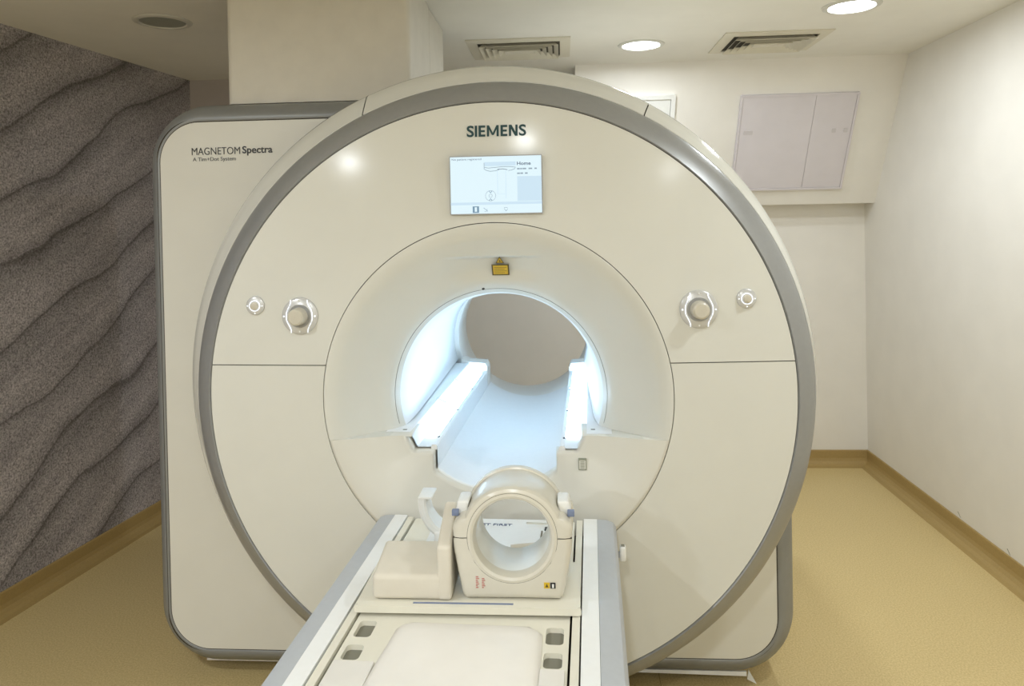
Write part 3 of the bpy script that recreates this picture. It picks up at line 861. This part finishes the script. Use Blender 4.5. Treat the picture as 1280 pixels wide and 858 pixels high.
# release knob on the side of the table
kb = box('release_knob', .340, .356, -.15, -.125, .668, .706, M['white'], tb_, .005)
box('knob_stem', .330, .344, -.142, -.134, .676, .690, M['grey_tab'], kb)
box('knob_cap', .3435, .3525, -.1435, -.1315, .706, .7072, M['slot'], kb)
box('foot_switch_mark', .196, .204, -.775, -.768, .7272, .7276, M['slot'], tb_)

# ------------------------------------------------------------------ mattress on the table
mt_ = empty('mattress', (DOX, DOY, .727), 'cream vinyl mattress pad lying on the near end of the patient table', 'mattress', None, DA, local=True)
def pad_mesh(name, outline_fn, v0, v1, h, mat):
    nv, nu = 46, 25; rows = []
    for j in range(nv):
        v = v0+(v1-v0)*j/(nv-1)
        ul, ur = outline_fn(v)
        row = []
        for i in range(nu):
            q = -1+2*i/(nu-1)
            e = max(abs(q)**10, sm((v-(v0-.02))/.02)**2 if v > v0-.02 else 0)
            z = h*(1-.9*min(1, e))+.0022*math.sin(v*26+q*1.2)*(1-abs(q)**4)*sm((v0-.02-v)/.1)
            row.append(((ul+ur)/2+q*(ur-ul)/2, v, z))
        rows.append([(row[0][0], v, .0004)]+row+[(row[-1][0], v, .0004)])
    return grid(name, rows, mat, mt_, True)
def ol(v):
    k = .030*sm(1-(-.577-v)/.035)**1.5
    return (-.130-.10*0+k-.012*sm((-.60-v)/.2), .170+.004*sm((-.60-v)/.2)-k)
pad_mesh('pad', ol, -.577, VN+.02, .017, M['mattress'])
for s, u0, u1 in ((-1, -.219, -.140), (1, .172, .218)):
    box('pad_flap', u0, u1, VN+.03, -.722, .0004, .006, M['mattress'], mt_, .002, 2)

# ------------------------------------------------------------------ coil plate, knee coil and cushions (square to the room)
cp = empty('coil_base_plate', (-.217, 1.61, .735), 'cream coil base plate lying across the patient table', 'plate')
plate('plate_top', rrect(-.452, .024, 1.522, 1.730, .012, 5), [], .7358, .7500, M['cream_tab'], cp)
plate('front_skirt', rrect(-.453, .025, .7355, .7502, .004, 3), [], 1.5185, 1.5225, M['cream_tab'], cp, lambda a, b, h: (a, h, b))
box('scale_strip', -.330, -.117, 1.531, 1.537, .7500, .7506, M['latch'], cp)

CX, CZ, Y0, Y1 = -.118, .883, 1.548, 1.690
kc = empty('knee_coil', (CX, (Y0+Y1)/2, .752), 'cream ring-shaped knee coil standing on the coil base plate', 'coil')
def coil_outline():
    pts = []
    low = [(.127, 0), (.1275, -.012), (.126, -.03), (.118, -.075), (.110, -.115), (.107, -.124), (.101, -.1305)]
    up = [(.1275, .006), (.1285, .018), (.126, .026), (.118, .033), (.111, .040)]
    R = .107
    a0 = math.atan2(.040, .111)
    arc = [(R*math.cos(a0+(PI-2*a0)*i/40)*1.03, R*math.sin(a0+(PI-2*a0)*i/40)) for i in range(1, 40)]
    upper = [(.1278, .001)]+up+arc+[(-a, b) for a, b in up[::-1]]+[(-.1278, .001)]
    lower = [(-a, b-.001) for a, b in low]+[(-.101+.202*i/12, -.1315) for i in range(1, 12)]+[(a, b-.001) for a, b in low[::-1]]
    return upper, lower
cu_, clw = coil_outline()
def coil_half(name, ol_, mat):
    rows = []
    HR = .0965
    for x, z in ol_:
        d = math.hypot(x, z); hx, hz = x/d*HR, z/d*HR
        if abs(z) < .0021: hz = z; hx = math.copysign(math.sqrt(HR*HR-z*z), x)
        row = [(CX+hx, Y0+.02, CZ+hz)]
        bev = min(.016, (d-HR)*.8)
        def at(ins, y):
            k = (d-ins)/d; return (CX+x*k, y, CZ+z*k)
        row += [(CX+hx, Y0+.0005, CZ+hz), at(bev, Y0), at(bev*.35, Y0+.003), at(bev*.08, Y0+.009), at(0, Y0+.018), at(0, Y1-.022), at(.0005, Y1-.020), at(.0005-.004, Y1-.018), at(-.004, Y1-.004), at(0, Y1), (CX+hx, Y1, CZ+hz)]
        rows.append(row)
    o = grid(name, rows, mat, kc, True); o.data.set_sharp_from_angle(angle=rad(40)); return o
uh = coil_half('upper_housing', cu_, M['coil']); lh = coil_half('lower_housing', clw, M['coil'])
for s in (-1, 1):
    box('housing_seam', *sorted((CX+s*.0975, CX+s*.1268)), Y0+.004, Y1-.006, CZ-.0012, CZ+.0012, M['gap'], kc)
lathe('front_lip', CX, CZ, [(.0955, Y0+.012), (.0955, Y0+.0002), (.090, Y0-.0012), (.0845, Y0+.0015), (.0805, Y0+.010), (.0790, Y0+.022)], M['coil'], kc, n=80)
lathe('bore_liner', CX, CZ, [(.0790, Y0+.022), (.0775, Y0+.05), (.0775, Y1-.012), (.082, Y1-.003), (.095, Y1+.001), (.0955, Y1-.01)], M['coil_liner'], kc, n=80)
lathe('lip_seam', CX, CZ, [(.0952, Y0+.0006), (.0968, Y0+.0006)], M['slot'], kc, n=80)
for s in (-1, 1):
    lt = box('side_latch', *sorted((CX+s*.108, CX+s*.134)), Y0+.045, Y0+.105, CZ+.028, CZ+.062, M['white'], kc, .005, 3,
             fn=lambda c: Vector((c.x-s*.012*((c.z-CZ)/.062), c.y, c.z)))
    box('latch_button', *sorted((CX+s*.118, CX+s*.1335)), Y0+.036, Y0+.046, CZ+.032, CZ+.046, M['latch'], lt, .002, 2)
# stickers on the coil front
for k, (a, b, c_) in enumerate(((.066, .078, 'label_y'), (.0795, .0905, 'black'))):
    q = box('coil_sticker', CX+a, CX+b, Y0-.0012, Y0+.001, CZ-.105, CZ-.093, M[c_], kc)
    if k == 0: mk('sticker_mark', [(CX+a+.0025, Y0-.0014, CZ-.1025), (CX+b-.0025, Y0-.0014, CZ-.1025), (CX+(a+b)/2, Y0-.0014, CZ-.095)], [(0, 1, 2)], M['label_k'], q)
    else: box('sticker_mark', CX+a+.0035, CX+b-.0035, Y0-.0016, Y0-.0011, CZ-.1035, CZ-.0955, M['white'], q)
for a, nr in ((-.079, 7), (-.066, 6)):
    for k in range(nr):
        wd = .004+.003*((k*5+int(a*-1000)) % 3)/2
        box('coil_print', CX+a, CX+a+wd, Y0-.0008, Y0+.001, CZ-.106+k*.0038, CZ-.1045+k*.0038, M['label_r'], kc)

# L-shaped foam cushion left of the coil
cs = empty('foam_cushion', (-.335, 1.6, .7515), 'cream foam positioning cushion with a raised side, left of the knee coil', 'cushion')
def cush(name, x0, x1, y0, y1, z0, z1, lift, b):
    bm = bmesh.new(); bmesh.ops.create_cube(bm, size=1)
    for v in bm.verts:
        v.co = ((x0+x1)/2+v.co.x*(x1-x0), (y0+y1)/2+v.co.y*(y1-y0), (z0+z1)/2+v.co.z*(z1-z0))
    for v in bm.verts:
        if v.co.z > (z0+z1)/2 and v.co.y > (y0+y1)/2: v.co.z += lift
    bmesh.ops.bevel(bm, geom=bm.edges[:], offset=b, segments=5, affect='EDGES', profile=.5)
    return mkbm(name, bm, M['foam'], cs, True, 60)
cush('cushion_block', -.420, -.266, 1.541, 1.672, .7516, .804, .022, .010)
cush('raised_side', -.279, -.249, 1.541, 1.668, .7516, .866, .052, .007)

# white curved elbow behind the cushion and the small things on the table end
el = empty('coil_elbow', (-.33, 1.86, .731), 'white curved plastic elbow standing behind the foam cushion', 'coil part')
path = []
for i in range(13):
    t = rad(172+78*i/12); path.append((-.292+.072*math.cos(t), .853+.085*math.sin(t)))
def sweep(name, pts, thick, y0, y1, mat, par):
    rows = []
    n = len(pts)
    for i, (x, z) in enumerate(pts):
        a = pts[max(0, i-1)]; b = pts[min(n-1, i+1)]
        d = Vector((b[0]-a[0], b[1]-a[1])).normalized(); nx, nz = -d.y, d.x
        e = thick/2
        rows.append([(x+nx*e, y0+.004, z+nz*e), (x+nx*e, y1, z+nz*e), (x-nx*e, y1, z-nz*e), (x-nx*e, y0+.004, z-nz*e), (x-nx*e*.5, y0, z-nz*e*.5), (x+nx*e*.5, y0, z+nz*e*.5)])
    vs = [p for r in rows for p in r]; fs = []
    for i in range(n-1):
        for j in range(6):
            fs.append((i*6+j, i*6+(j+1) % 6, (i+1)*6+(j+1) % 6, (i+1)*6+j))
    fs += [tuple(range(6)), tuple(range((n-1)*6, n*6))]
    o = mk(name, vs, fs, mat, par, True); o.data.set_sharp_from_angle(angle=rad(35)); return o
sweep('elbow_shell', path, .021, 1.82, 1.885, M['white'], el)
box('elbow_cap', -.373, -.338, 1.818, 1.888, .862, .868, M['white'], el, .002, 2)
box('elbow_foot', -.335, -.275, 1.815, 1.89, .7312, .782, M['white'], el, .008)
wd_ = box('foam_wedge', -.40, -.285, 1.735, 1.80, .7322, .765, M['white'], None, .004, 3,
          fn=lambda c: Vector((c.x, c.y, .7322 if c.z < .75 else (.737 if c.y < 1.76 else .760))))
tag(wd_, 'thin white wedge pad behind the foam cushion', 'pad')
fr_ = tube('foam_roll', [(-.137, 1.762, .7635), (-.118, 1.765, .7635), (-.090, 1.770, .7645), (-.060, 1.776, .7655)], .012, M['foam'], None, 14, rfn=lambda t: .0085+.0035*math.sin(PI*min(1, .25+t*.6)))
tag(fr_, 'small cream foam roll lying behind the knee coil opening', 'foam roll')
